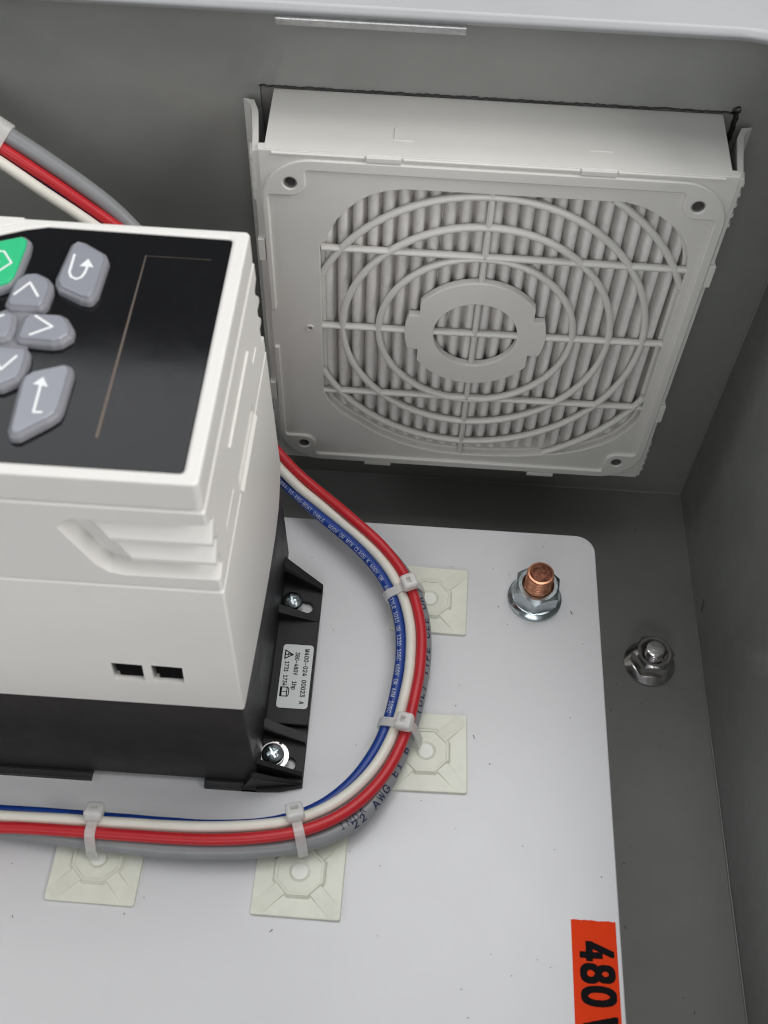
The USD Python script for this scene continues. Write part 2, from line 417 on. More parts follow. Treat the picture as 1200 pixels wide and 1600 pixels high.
# moulded marks on the top cover
def on_top(px):
    return px
obj('moulded_mark', join(rbox((-26.2, 9.5, 110.6), (.5, 5.0, .35), .12), rbox((-23.7, 6.9, 110.6), (5.2, .5, .35), .12)), 'filter', fil, 30)
obj('moulded_mark', rbox((26.5, 7.2, 110.6), (6.0, .4, .35), .12), 'filter', fil, 30)
# top edge rib
for a, b in ((-57, -33.3), (-23.6, 20.8), (30.4, 57.5)):
    obj('edge_rib', rbox(((a + b) / 2, -.05, 109.75), (b - a, 1.0, .7), .2), 'filter', fil, 30)
# grille
RINGPROF = [(-.75, -2.0), (.75, -2.0), (1.0, -1.3), (.95, -.7), (.6, -.25), (.2, -.1), (-.2, -.1), (-.6, -.25), (-.95, -.7), (-1.0, -1.3)]
inside = OPEN.buffer(.15)
def arcs(R):
    a = np.linspace(0, 2 * np.pi, 721)[:-1]
    P = np.c_[R * np.cos(a), FC + R * np.sin(a)]
    ok = shapely.contains_xy(inside, P[:, 0], P[:, 1])
    if ok.all():
        return [(P[::4], True)]
    k = int(np.argmin(ok)); P, ok = np.roll(P, -k, 0), np.roll(ok, -k)
    out, run = [], []
    for p, o in zip(P, ok):
        if o:
            run.append(p)
        elif run:
            out.append((np.array(run), False)); run = []
    if run:
        out.append((np.array(run), False))
    return [(p[::4] if len(p) > 12 else p, c) for p, c in out if len(p) > 6]
for R in (28.6, 39.3, 49.25, 59.6):
    for p, c in arcs(R):
        obj('grille_ring', sweep(np.c_[p[:, 0], np.zeros(len(p)), p[:, 1]], RINGPROF, (0, -1, 0), c), 'filter', fil, 40)
SPROF = [(u * .9, w - .08) for u, w in RINGPROF]
def spoke(a, b):
    P = np.linspace(0, 1, 9)[:, None]; P = np.array([a[0], 0, a[1]]) * (1 - P) + np.array([b[0], 0, b[1]]) * P
    return sweep(P, SPROF, (0, -1, 0))
def nodes(rs, horizontal, off):
    return []
spk = [((0, FC + 20), (0, 100.9)), ((0, -5.3), (0, FC - 19)), ((0, FC - 12.6), (0, FC + 12.6)), ((-45.0, 79.3), (55.1, 79.0)), ((-45.5, 21.8), (55.3, 22.4)), ((-45.4, 49.9), (-19, 50)), ((19, 50.2), (55.2, 50.6)), ((-12.6, 50), (12.6, 50.2))]
for a, b in spk:
    obj('grille_spoke', spoke(a, b), 'filter', fil, 35)
hubo = Point(0, FC + .3).buffer(20.3, quad_segs=24).intersection(sbox(-16.7, 20, 16.5, 80))
hubo = hubo.union(Point(0, FC + .3).buffer(20.9, quad_segs=24).intersection(sbox(-30, 43.4, 30, 57.0)))
hub = hubo.difference(Point(0, FC + .3).buffer(12.4, quad_segs=24))
obj('grille_hub', to_front(prism(hub, -2.2, .1, .3), 0), 'filter', fil, 40)
# pleated cloth behind the grille
pit, x0, x1 = 4.15, -58.0, 58.0
n = int((x1 - x0) / pit * 16)
xs = np.linspace(x0, x1, n); ph = (xs - x0) / pit
prof = 5.8 * (1 - np.abs(2 * (ph % 1.0) - 1) ** 3.2)
zs = np.linspace(-9.5, 108.5, 60)
X, Z = np.meshgrid(xs, zs, indexing='ij')
wob = .25 * (meshkit.fbm(np.stack([X / 9, Z / 16, 0 * X], -1), 3) - .5)
X2 = X + .5 * (meshkit.fbm(np.stack([X / 40, Z / 50, 0 * X + 3], -1), 2) - .5)
Y = 9.0 - prof[:, None] + wob
V = np.stack([X2, Y, Z], -1).reshape(-1, 3); nz = len(zs); F = []
i, j = np.meshgrid(np.arange(n - 1), np.arange(nz - 1), indexing='ij'); a = (i * nz + j).ravel()
F = np.vstack([np.c_[a, a + nz, a + nz + 1], np.c_[a, a + nz + 1, a + 1]])
obj('filter_cloth', trimesh.Trimesh(V, F, process=False), 'mat', fil, 60)
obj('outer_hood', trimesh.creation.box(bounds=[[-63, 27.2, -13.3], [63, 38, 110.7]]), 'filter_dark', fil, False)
# black sealant squeezed out along the top of the cut-out
t = np.linspace(0, 1, 160)[:, None]; P = np.array([-63.4, 26.6, 111.1]) * (1 - t) + np.array([63.0, 26.6, 111.1]) * t
P = P + np.c_[np.zeros(160), .35 * (rng.random(160) - .5), .35 * (rng.random(160) - .5)]
obj('sealant', join(tube(P, .26, 7), tube(np.c_[np.full(20, 63.2), np.full(20, 26.6), np.linspace(96, 112.3, 20)] + .4 * (rng.random((20, 3)) - .5), .7, 7), hull(rng.random((24, 3)) * [2.4, 1.2, 2.6] + [61.6, 25.6, 110.8])), 'sealant', fil, True)

# ---------------------------------------------------------------- drive
DYF, DYB, DC = -117.6, -49.0, -83.3
DL = -200.0
drv = thing('motor_drive', (-90, DC, 0), 'off white and black motor drive with black keypad display on the white plate', 'motor drive')
def xr(z): return -54.4 + (125 - z) * .024
def drive_loop(xR, yf, yb, r=.7, n=4, along=24):
    """outline: right front corner, up the right side, back; evenly named points so that loops can be lofted"""
    pts = []
    def corner(cx, cy, a0):
        for k in range(n + 1):
            a = a0 + (np.pi / 2) * k / n
            pts.append((cx + r * math.cos(a), cy + r * math.sin(a)))
    pts.append((DL, yf))
    for x in np.linspace(DL + 20, xR - 6, 6): pts.append((x, yf))
    corner(xR - r, yf + r, -np.pi / 2)
    for y in np.linspace(yf + 3, yb - 3, along): pts.append((xR, y))
    corner(xR - r, yb - r, 0)
    for x in np.linspace(xR - 6, DL + 20, 6): pts.append((x, yb))
    pts.append((DL, yb))
    return np.array(pts)
def loft(loops):
    k = len(loops[0]); V = np.vstack(loops); F = []
    i = np.arange(k); j = (i + 1) % k
    for l in range(len(loops) - 1):
        A, B = l * k, (l + 1) * k
        F += np.c_[A + i, A + j, B + j].tolist() + np.c_[A + i, B + j, B + i].tolist()
    c0, c1 = len(V), len(V) + 1
    V = np.vstack([V, loops[0].mean(0), loops[-1].mean(0)])
    F += np.c_[np.full(k, c0), j, i].tolist() + np.c_[np.full(k, c1), (len(loops) - 1) * k + i, (len(loops) - 1) * k + j].tolist()
    return trimesh.Trimesh(V, np.array(F), process=False)
def lvl(P, z): return np.c_[P, np.full(len(P), z) if np.ndim(z) == 0 else z]
def yf_at(z): return np.interp(z, [0, 5, 45, 90, 125], [-123.2, -123.0, -121.6, -117.5, -117.5])
def yb_at(z): return np.interp(z, [0, 45, 90, 125], [-48.6, -49, -49.0, -49.0])
# black base (a little inside the white cover)
loops = []
for z in (3.0, 8, 16, 24, 30, 36, 42, 48):
    bow = 0.0 if z < 26 else 0.5
    loops.append(lvl(drive_loop(xr(z) - .35, yf_at(z) + .3, yb_at(z) - .4), z))
obj('base', loft(loops), 'black', drv, 30)
for a, b in ((DL, -96.3), (-66, -52.2)):
    obj('base_foot', hull([(x, y, z) for x in (a, b) for y, z in ((-124.6, 0), (-124.6, 1.6), (-123.4, 2.6), (-112, 0), (-112, 2.6))]), 'black', drv, 25)
obj('base_rail', trimesh.creation.box(bounds=[[DL, -121.4, .02], [-53.5, -51, 4]]), 'black', drv, False)
# white lower cover with an arched lower edge on the right side
def arch(P, z):
    y = P[:, 1]; x = P[:, 0]
    za = np.interp(y, [-121.6, -110, -96, -80, -66, -58, -53, -49], [44.6, 42.0, 39.0, 36.2, 35.2, 36.6, 40.5, 46.5])
    return np.where(x > -56, za, 44.6)
P0 = drive_loop(xr(42) + .25, yf_at(44.6), yb_at(44.6)); z0 = arch(P0, 0)
loops = [lvl(P0 + (np.array([-90, DC]) - P0) * .004, z0)]
for f_ in (.0, .04, .2, .4, .6, .8, .99, 1.0):
    z = z0 + .12 + (89.4 - z0) * f_
    zz = float(np.mean(z))
    P = drive_loop(xr(zz) + .25, yf_at(z.min() if f_ < .3 else zz), yb_at(zz))
    if f_ == 1.0: P = P + np.sign(np.array([-130, DC]) - P) * .35
    loops.append(lvl(P, z))
low = loft(loops)
lm = to_man(low)
for xa, xb in ((-81.0, -74.0), (-72.0, -65.0)):
    cut = hull([(x, y, z) for (x, z) in ((xa, 55), (xa, 61), (xb, 55), (xb, 60.8)) for y in (-125, -117)])
    lm = lm - to_man(cut)
obj('lower_cover', to_tri(lm), 'white', drv, 25)
for xa, xb in ((-81.0, -74.0), (-72.0, -65.0)):
    obj('cover_slot', join(trimesh.creation.box(bounds=[[xa + .02, -118.4, 55.05], [xb - .02, -117.4, 60.9]]), trimesh.creation.box(bounds=[[xa + 1.4, -120.5, 55.7], [xb - .06, -118.3, 60.75]]), trimesh.creation.box(bounds=[[xa + .8, -120.3, 57.2], [xa + 1.5, -118.3, 60.75]])), 'slot', drv, False)
# white upper cover with finger recesses and ribs at the corners
up = to_man(loft([lvl(drive_loop(xr(90) - .1, -117.2, -49.3), 89.9), lvl(drive_loop(xr(90) + .15, -117.5, -49.0), 90.2), lvl(drive_loop(xr(116), -117.6, -49.0), 116.3), lvl(drive_loop(xr(116) - .4, -117.2, -49.4), 116.8)]))
rec = [(-83.3, 109.0), (-82.0, 111.3), (-79.6, 112.6), (-46, 113.2), (-46, 93.9), (-72.5, 93.4), (-75.8, 94.2), (-78.2, 96.7)]
def mirror_y(m):
    m = m.copy(); v = np.array(m.vertices); v[:, 1] = 2 * DC - v[:, 1]; m.vertices = v; m.invert(); return m
c = np.array([-60, 103.5])
def shr(p, k): 
    p = Polygon(p).buffer(-k); return np.array(p.exterior.coords)[:-1]
inr = shr([(x + (8 if x > -50 else 0), z) for x, z in rec], 1.6)
cut = hull([(x, -118.2, z) for x, z in rec] + [(x, -114.0, z) for x, z in inr])
slot = trimesh.creation.box(bounds=[[-55.4, -92.0, 91.6], [-50, -70.6, 94.6]])
up = up - to_man(cut) - to_man(mirror_y(cut)) - to_man(slot)
obj('upper_cover', to_tri(up), 'white', drv, 25)
def rib(z0, z1, xl):
    sec = [(-113.6, z0 + .2), (-113.6, z1 + .5), (-114.6, z1), (-117.0, z0 + 1.7), (-117.3, z0 + 1.2), (-117.3, z0 + .3), (-117.0, z0)]
    return hull([(xr(100) - .1, y, z) for y, z in sec] + [(xl + 5, y, z) for y, z in sec] + [(xl, -114.0, z1 + .3), (xl + .4, -114.0, z0 + 1.5), (xl + 1.2, -115.0, z0 + 1.8)])
for r_ in (rib(105.2, 109.6, -78.6), rib(98.7, 103.2, -75.3)):
    obj('grip_rib', r_, 'white', drv, 25)
    obj('grip_rib', mirror_y(r_), 'white', drv, 25)
obj('side_latch', hull([(x, y, z) for x, y, z in ((-54.2, -92.0, 88.8), (-54.2, -70.2, 88.8), (-52.7, -92.0, 89.6), (-52.7, -70.2, 89.6), (-54.2, -92, 91.5), (-54.2, -70.2, 91.5))]), 'white', drv, 25)
for y0, y1, z0_, z1_ in ((-64.5, -59.5, 99.6, 101.2), (-95, -68, 107.6, 108.5), (-107, -97, 95.4, 97.6)):
    obj('side_rib', rbox((xr(103) - .25, (y0 + y1) / 2, (z0_ + z1_) / 2), (1.3, y1 - y0, z1_ - z0_), .35), 'white', drv, 40)
# keypad frame
TOP = 125.0
fr = drive_loop(-54.4, DYF, DYB, r=1.3)
frp = Polygon(fr)
scr = Polygon([(DL + 6, -114.8), (-57.6, -114.8), (-57.9, -51.9), (-97.3, -51.3), (-101.8, -52.6), (-106.7, -54.8), (-121, -61.5), (DL + 6, -61.5)]).buffer(-.8, quad_segs=4).buffer(.8, quad_segs=4)
obj('keypad_frame', prism(frp.difference(scr), 117.4, TOP, .7, .35), 'white', drv, 40)
obj('keypad_frame_seam', prism(frp.buffer(-.8), 116.6, 117.6), 'white', drv, False)
notch = trimesh.creation.box(bounds=[[-103.0, -52.2, TOP - 1.2], [-102.4, -48.9, TOP + .06]])
obj('display', prism(scr.buffer(-.05), 118, TOP - .35), 'screen', drv, False)
obj('corner_insert', prism(Polygon([(-102.9, -49.2), (-112, -49.2), (-130, -49.2), (-130, -57.5), (-118, -57.2), (-104.2, -51.6)]), TOP - .6, TOP + .35, .35), 'white', drv, 40)
obj('window_edge', prism(Polygon([(-75.2, -58.3), (-75.0, -58.3), (-74.3, -107.9), (-74.9, -107.9)]), TOP - .36, TOP - .27), 'film', drv, False, label='thin brown line along the edge of the display window')
obj('window_edge', prism(sbox(-75.2, -58.42, -61.4, -58.34), TOP - .36, TOP - .32), 'film', drv, False)
# keys
KEYS = dict(
    back=[(-90.0,-58.2),(-89.2,-57.3),(-87.9,-57.7),(-83.3,-60.7),(-82.6,-62.3),(-82.7,-72.1),(-83.3,-73.8),(-84.9,-73.5),(-89.7,-70.9),(-90.5,-69.6),(-90.7,-68.2)],
    up=[(-97.2,-68.1),(-95.4,-67.7),(-93.2,-68.9),(-92.1,-70.2),(-91.8,-72.0),(-91.9,-76.1),(-92.4,-77.1),(-98.3,-77.1),(-98.9,-76.3),(-98.7,-69.9)],
    right=[(-93.6,-79.3),(-88.2,-79.1),(-86.8,-79.8),(-85.0,-82.5),(-84.9,-84.2),(-86.3,-85.8),(-87.7,-86.2),(-94.0,-86.0),(-94.4,-85.2),(-94.3,-80.7)],
    left=[(-105.5,-83),(-103.6,-80),(-102.2,-79.3),(-97.2,-79.4),(-96.7,-80.5),(-96.2,-83.9),(-96.6,-85.8),(-97.7,-86.2),(-103,-86.2),(-104.6,-85.4)],
    down=[(-98.6,-88.6),(-92.5,-88.6),(-91.9,-89.4),(-91.6,-91.0),(-91.6,-95.1),(-92.0,-96.3),(-94.4,-98.1),(-97,-98.2),(-98.8,-96.4),(-99.2,-90)],
    enter=[(-89.1,-94.3),(-83.9,-92.2),(-82.9,-92.7),(-82.5,-93.9),(-82.4,-102.9),(-82.7,-104.2),(-84.1,-105.8),(-88.2,-109.5),(-89.2,-109.6),(-89.8,-108.4),(-90.5,-97.4),(-90.4,-95.8)],
    run=[(-104.6,-58.4),(-101.0,-56.9),(-99.7,-57.9),(-99.4,-60.6),(-99.5,-69.2),(-100.2,-70.9),(-103.5,-73.0),(-108,-74),(-111,-70),(-111,-61.5)])
ICONS = dict(
    back=[LineString([(-88.9,-61.7),(-88.75,-66.9),(-88.1,-68.3),(-86.9,-68.9),(-86.0,-68.3),(-85.6,-66.9),(-85.5,-64.9)])],
    up=[LineString([(-98.0,-74.3),(-95.8,-70.7),(-93.3,-74.4)])], right=[LineString([(-92.3,-80.0),(-88.4,-82.6),(-92.1,-85.1)])],
    left=[LineString([(-98.6,-80.3),(-102.4,-82.7),(-98.6,-85.1)])], down=[LineString([(-97.6,-91.1),(-95.2,-94.6),(-93.2,-91.0)])],
    enter=[LineString([(-85.1,-104.4),(-86.5,-104.5),(-86.85,-97.8)])],
    run=[LineString([(-108.5,-62.0),(-103.4,-62.0),(-101.0,-65.3),(-103.4,-68.6),(-108.5,-68.6)]), LineString([(-108,-66.6),(-103.6,-65.3)])])
HEADS = dict(back=[(-87.1,-65.0),(-84.2,-65.15),(-85.8,-62.7)], enter=[(-88.35,-97.7),(-85.4,-98.2),(-86.85,-95.8)])
NAMES = dict(run='green run key with a white arrow outline', back='grey key with a turned-back arrow', up='small grey key with an up chevron', right='small grey key with a right chevron', left='small grey key with a left chevron', down='small grey key with a down chevron', enter='tall grey key with a bent up arrow')
for k, pts in KEYS.items():
    p = Polygon(pts).buffer(-.35, quad_segs=5).buffer(.35, quad_segs=5)
    sk = p.buffer(.75, quad_segs=5)
    s0 = prism(sk, TOP - .5, TOP + 1.25, .8)
    ko = obj('key', s0, 'skirt', drv, 45, label=NAMES[k])
    obj('key_cap', prism(p.buffer(-.05), TOP + 1.1, TOP + 1.75, .35), 'green' if k == 'run' else 'cap', ko, 45)
    g = shapely.union_all([l.buffer(.26 if k != 'run' else .2, quad_segs=4) for l in ICONS[k]] + ([Polygon(HEADS[k])] if k in HEADS else []))
    obj('key_mark', prism(g, TOP + 1.7, TOP + 1.80), 'icon', ko, False)
obj('keypad_web', prism(sbox(-101, -88.8, -92.5, -76.6).intersection(Point(-96.2, -82.7).buffer(6.4)), TOP - .5, TOP + .3, .3), 'skirt', drv, 40)
# mounting flange at the right end
fl = Polygon([(-56, -53.0), (-53.0, -54.4), (-40.4, -60.2), (-40.1, -122.6), (-46.0, -124.2), (-51.5, -124.6), (-56, -124.6)])
def slot_hole(x0, y0, x1, y1, r): return LineString([(x0, y0), (x1, y1)]).buffer(r, quad_segs=8)
s1, s2 = slot_hole(-50, -66.7, -44.6, -67.6, 1.9), slot_hole(-50, -115.7, -44.4, -116.7, 1.9)
pads = [sbox(-56, -73.0, -39, -58.2), sbox(-56, -120.8, -39, -106.0)]
obj('flange', prism(fl.difference(s1).difference(s2), 0.02, 1.5, .2), 'black', drv, 25)
raised = fl.intersection(sbox(-56, -106.0, -39, -73.0))
obj('flange_pad', prism(raised, 1.4, 3.4, .3), 'black', drv, 25)
def wedge(ya, yb, yc, yd, ztop):
    return hull([(-56, ya, 1.4), (-56, yb, 1.4), (-56, ya, ztop), (-56, yb, ztop), (-53.0, ya, ztop), (-53.0, yb, ztop), (-40.3, yc, 1.4), (-40.3, yd, 1.4), (-40.3, yc, 3.2), (-40.3, yd, 3.2)])
obj('flange_rib', wedge(-54.6, -58.0, -60.4, -62.2, 9.5), 'black', drv, 25)
obj('flange_rib', wedge(-70.6, -73.4, -71.6, -73.4, 8.0), 'black', drv, 25)
obj('flange_rib', wedge(-105.6, -108.0, -108.4, -111.0, 6.0), 'black', drv, 25)
obj('flange_rib', wedge(-119.2, -120.6, -119.4, -120.6, 10.5), 'black', drv, 25)
obj('flange_rib', hull([(-56, -122.6, 1.4), (-56, -124.4, 1.4), (-53, -122.6, 9), (-53, -124.4, 9), (-51.8, -123.4, 8), (-40.4, -121.6, 1.4), (-40.4, -122.4, 1.4), (-40.4, -121.9, 2.2)]), 'black', drv, 25)
# rating label on the flange
LZ = 3.45
lb = rrect(-49.6, -101.3, -40.9, -81.4, 1.0)
lab = obj('rating_label', prism(lb, LZ, LZ + .08), 'sticker', drv, False, label='small white rating label with black print')
R, U = (0, -1, 0), (1, 0, 0)
def ltext(t, x, y, h, pitch): return place_text(text_flat(t, h, pitch, True), (x, y, LZ + .06), R, U)
tri = Polygon([(-49.0, -83.1), (-49.0, -86.3), (-46.3, -84.7)])
trm = prism(tri.difference(tri.buffer(-.32)), LZ + .1, LZ + .14)
bolt = prism(LineString([(-47.2, -84.7), (-48.0, -84.45), (-47.9, -84.95), (-48.7, -84.7)]).buffer(.13), LZ + .1, LZ + .14)
book = sbox(-49.1, -97.9, -47.0, -94.9)
bk = shapely.union_all([book.difference(book.buffer(-.25)), sbox(-49.1, -96.5, -47.0, -96.3), LineString([(-47.0, -94.9), (-46.6, -95.6), (-46.6, -97.2), (-47.0, -97.9)]).buffer(.12), sbox(-49.1, -97.9, -48.5, -94.9)])
obj('label_print', join(ltext('M400-024 00023 A', -43.3, -82.6, 1.28, 1.09), ltext('380-480V  1hp', -45.9, -83.8, 1.2, 0.92), ltext('1731 1734', -48.6, -86.9, 1.15, 0.86), trm, bolt, prism(bk, LZ + .1, LZ + .14)), 'ink', lab, False)

# ---------------------------------------------------------------- screws
def cross_head(c, tilt, twist, washer, label):
    t = thing('screw', (c[0], c[1], 1.5), label, 'screw', 'screws in the drive flange')
    h = to_man(lathe([(0, 0), (3.0, 0), (3.05, .7), (2.7, 1.5), (1.9, 2.1), (.9, 2.4), (0, 2.45)], 40))
    for a in (0, 90):
        b = trimesh.creation.box(extents=(3.4, .75, 2.0)); b.apply_transform(trimesh.transformations.rotation_matrix(math.radians(a + twist), [0, 0, 1])); b.apply_translation([0, 0, 2.4])
        h = h - to_man(b)
    h = to_tri(h)
    rot = trimesh.transformations.rotation_matrix(math.radians(tilt), [0.3, 1, 0])
    zb = 1.55 + (1.5 if washer else .2)
    h.apply_transform(rot); h.apply_translation([c[0], c[1], zb + .4]); obj('head', h, 'zinc', t, 25)
    s = lathe([(0, 0), (1.7, 0), (1.7, zb + 1), (0, zb + 1)], 16, (c[0], c[1], 0)); obj('shank', s, 'zinc', t)
    if washer:
        wsh = Point(0, 0).buffer(4.1, quad_segs=12).difference(Point(0, 0).buffer(2.2)).difference(sbox(0, -.35, 6, .35))
        for k, (zz, rr) in enumerate(((1.52, 0), (2.3, 40))):
            g = prism(affinity.rotate(wsh, rr + 30, origin=(0, 0)), 0, .65, .12); g.apply_transform(trimesh.transformations.rotation_matrix(math.radians(3 * k), [1, 0, 0])); g.apply_translation([c[0] + .3 * k, c[1], zz]); obj('washer', g, 'chrome', t, 25)
cross_head((-48.9, -66.6), 4, 20, False, 'cross head screw without a washer, in the upper slot of the black flange')
cross_head((-48.7, -115.2), 3, 35, True, 'cross head screw with split washer, in the lower slot of the black flange')

# ---------------------------------------------------------------- nuts and studs
def flange_nut(name, c, twist, rf, af, h, mat, label):
    t = thing(name, c, label, 'nut', 'flange nuts')
    cx, cy, cz = c
    obj('flange', lathe([(4.2, .02), (rf - .2, .02), (rf, .3), (rf, .9), (rf - .5, 1.25), (af * .5 + .6, 2.1), (af * .45, 2.4), (4.0, 2.4)], 64, c), mat, t, 35)
    rc = af / math.sqrt(3)
    hx = Polygon([(rc * math.cos(a), rc * math.sin(a)) for a in np.radians(np.arange(6) * 60 + twist)])
    cone_ = lathe([(0, 0), (rf, 0), (rf, 1.2), (af * .52, 2.6), (rc + .4, 2.9), (rc + .4, h - 1.5), (af * .46, h), (0, h)], 64)
    b = to_man(prism(hx, 1.0, h)) ^ to_man(cone_)
    bore = lathe([(0, -1), (4.15, -1), (4.15, h - .8), (4.95, h + .2), (0, h + .2)], 40)
    b = b - to_man(bore)
    g = to_tri(b); g.apply_translation(c); obj('hexagon', g, mat, t, 25)
    return t
def stud(name, c, z1, r, pitch, mat, top, label, z0=-1.0, dome=.25):
    t = thing(name, (c[0], c[1], z0), label, 'stud')
    n, zs_ = 40, np.arange(z0, z1 - .35, pitch / 8)
    V = []
    th = np.linspace(0, 2 * np.pi, n, endpoint=False)
    for z in zs_:
        k = ((z / pitch - th / (2 * np.pi)) % 1.0)
        rr = r - .95 * np.abs(k - .5) * 2 * min(1, (z1 - z) / .8)
        V.append(np.c_[rr * np.cos(th), rr * np.sin(th), np.full(n, z)])
    for f_, z in ((.93, z1 - .15), (.8, z1)):
        V.append(np.c_[r * f_ * np.cos(th), r * f_ * np.sin(th), np.full(n, z)])
    k = len(V); V = np.vstack(V); F = []
    i = np.arange(n); j = (i + 1) % n
    for l in range(k - 1):
        F += np.c_[l * n + i, l * n + j, (l + 1) * n + j].tolist() + np.c_[l * n + i, (l + 1) * n + j, (l + 1) * n + i].tolist()
    obj('thread', trimesh.Trimesh(V + np.array([c[0], c[1], 0]), np.array(F), process=False), mat, t, 22)
    rr = np.linspace(0, r * .8, 24); cap = lathe([(0, 0)] + [(a, 0) for a in rr[1:]], 64)
    v = np.array(cap.vertices); q = np.hypot(v[:, 0], v[:, 1]) / (r * .8)
    v[:, 2] += dome * (1 - q ** 2) * (1.5 * meshkit.fbm(np.c_[v[:, :2] * .8 + 40, np.zeros(len(v))], 4, 5) + .2) ; cap.vertices = v
    cap.apply_translation([c[0], c[1], z1]); cap.invert() if cap.face_normals[:, 2].mean() < 0 else None
    obj('end', cap, top, t, True)
flange_nut('flange_nut', (23.3, -58.5, 0), -97, 8.1, 12.6, 8.4, 'zinc', 'zinc flange nut on the copper stud, on the white plate')
stud('copper_stud', (23.3, -58.5), 14.4, 4.1, 1.25, 'copper', 'copper_dark', 'threaded copper stud rising through the nut on the white plate', dome=.9)
flange_nut('flange_nut', (70.7, -48.6, FLOOR), -122, 8.7, 12.4, 8.8, 'chrome', 'bright steel flange nut on the grey enclosure back beside the plate')
stud('steel_stud', (70.7, -48.6), FLOOR + 11.0, 3.3, 1.25, 'chrome', 'alu', 'short steel stud with a rounded end in the nut on the grey enclosure back', z0=FLOOR, dome=.12)

# ---------------------------------------------------------------- voltage label
vl = thing('voltage_label', (36, -165, 0), 'orange tape label with black 480 V print on the plate edge', 'label')
ys = -151.8 + .12 * rng.standard_normal(14)
edge = [(x, y) for x, y in zip(np.linspace(30.4, 41.5, 14), ys)]
obj('tape', prism(Polygon([(30.4, -196), (41.5, -196)] + edge[::-1]), .02, .14), 'orange', vl, False)
tm = join(text_flat('480', 7.7, 5.15, True), (lambda g: (g.apply_translation([17.0, 0, 0]), g)[1])(text_flat('V', 7.7, 5.6, True)))
obj('lettering', join(*[place_text(tm, (32.6 + dx, -156.6 + dy, .12 + .01 * k), R, U) for k, (dx, dy) in enumerate(((0, 0), (.18, .25), (-.18, -.25), (.18, -.25), (-.18, .25)))]), 'ink', vl, False)

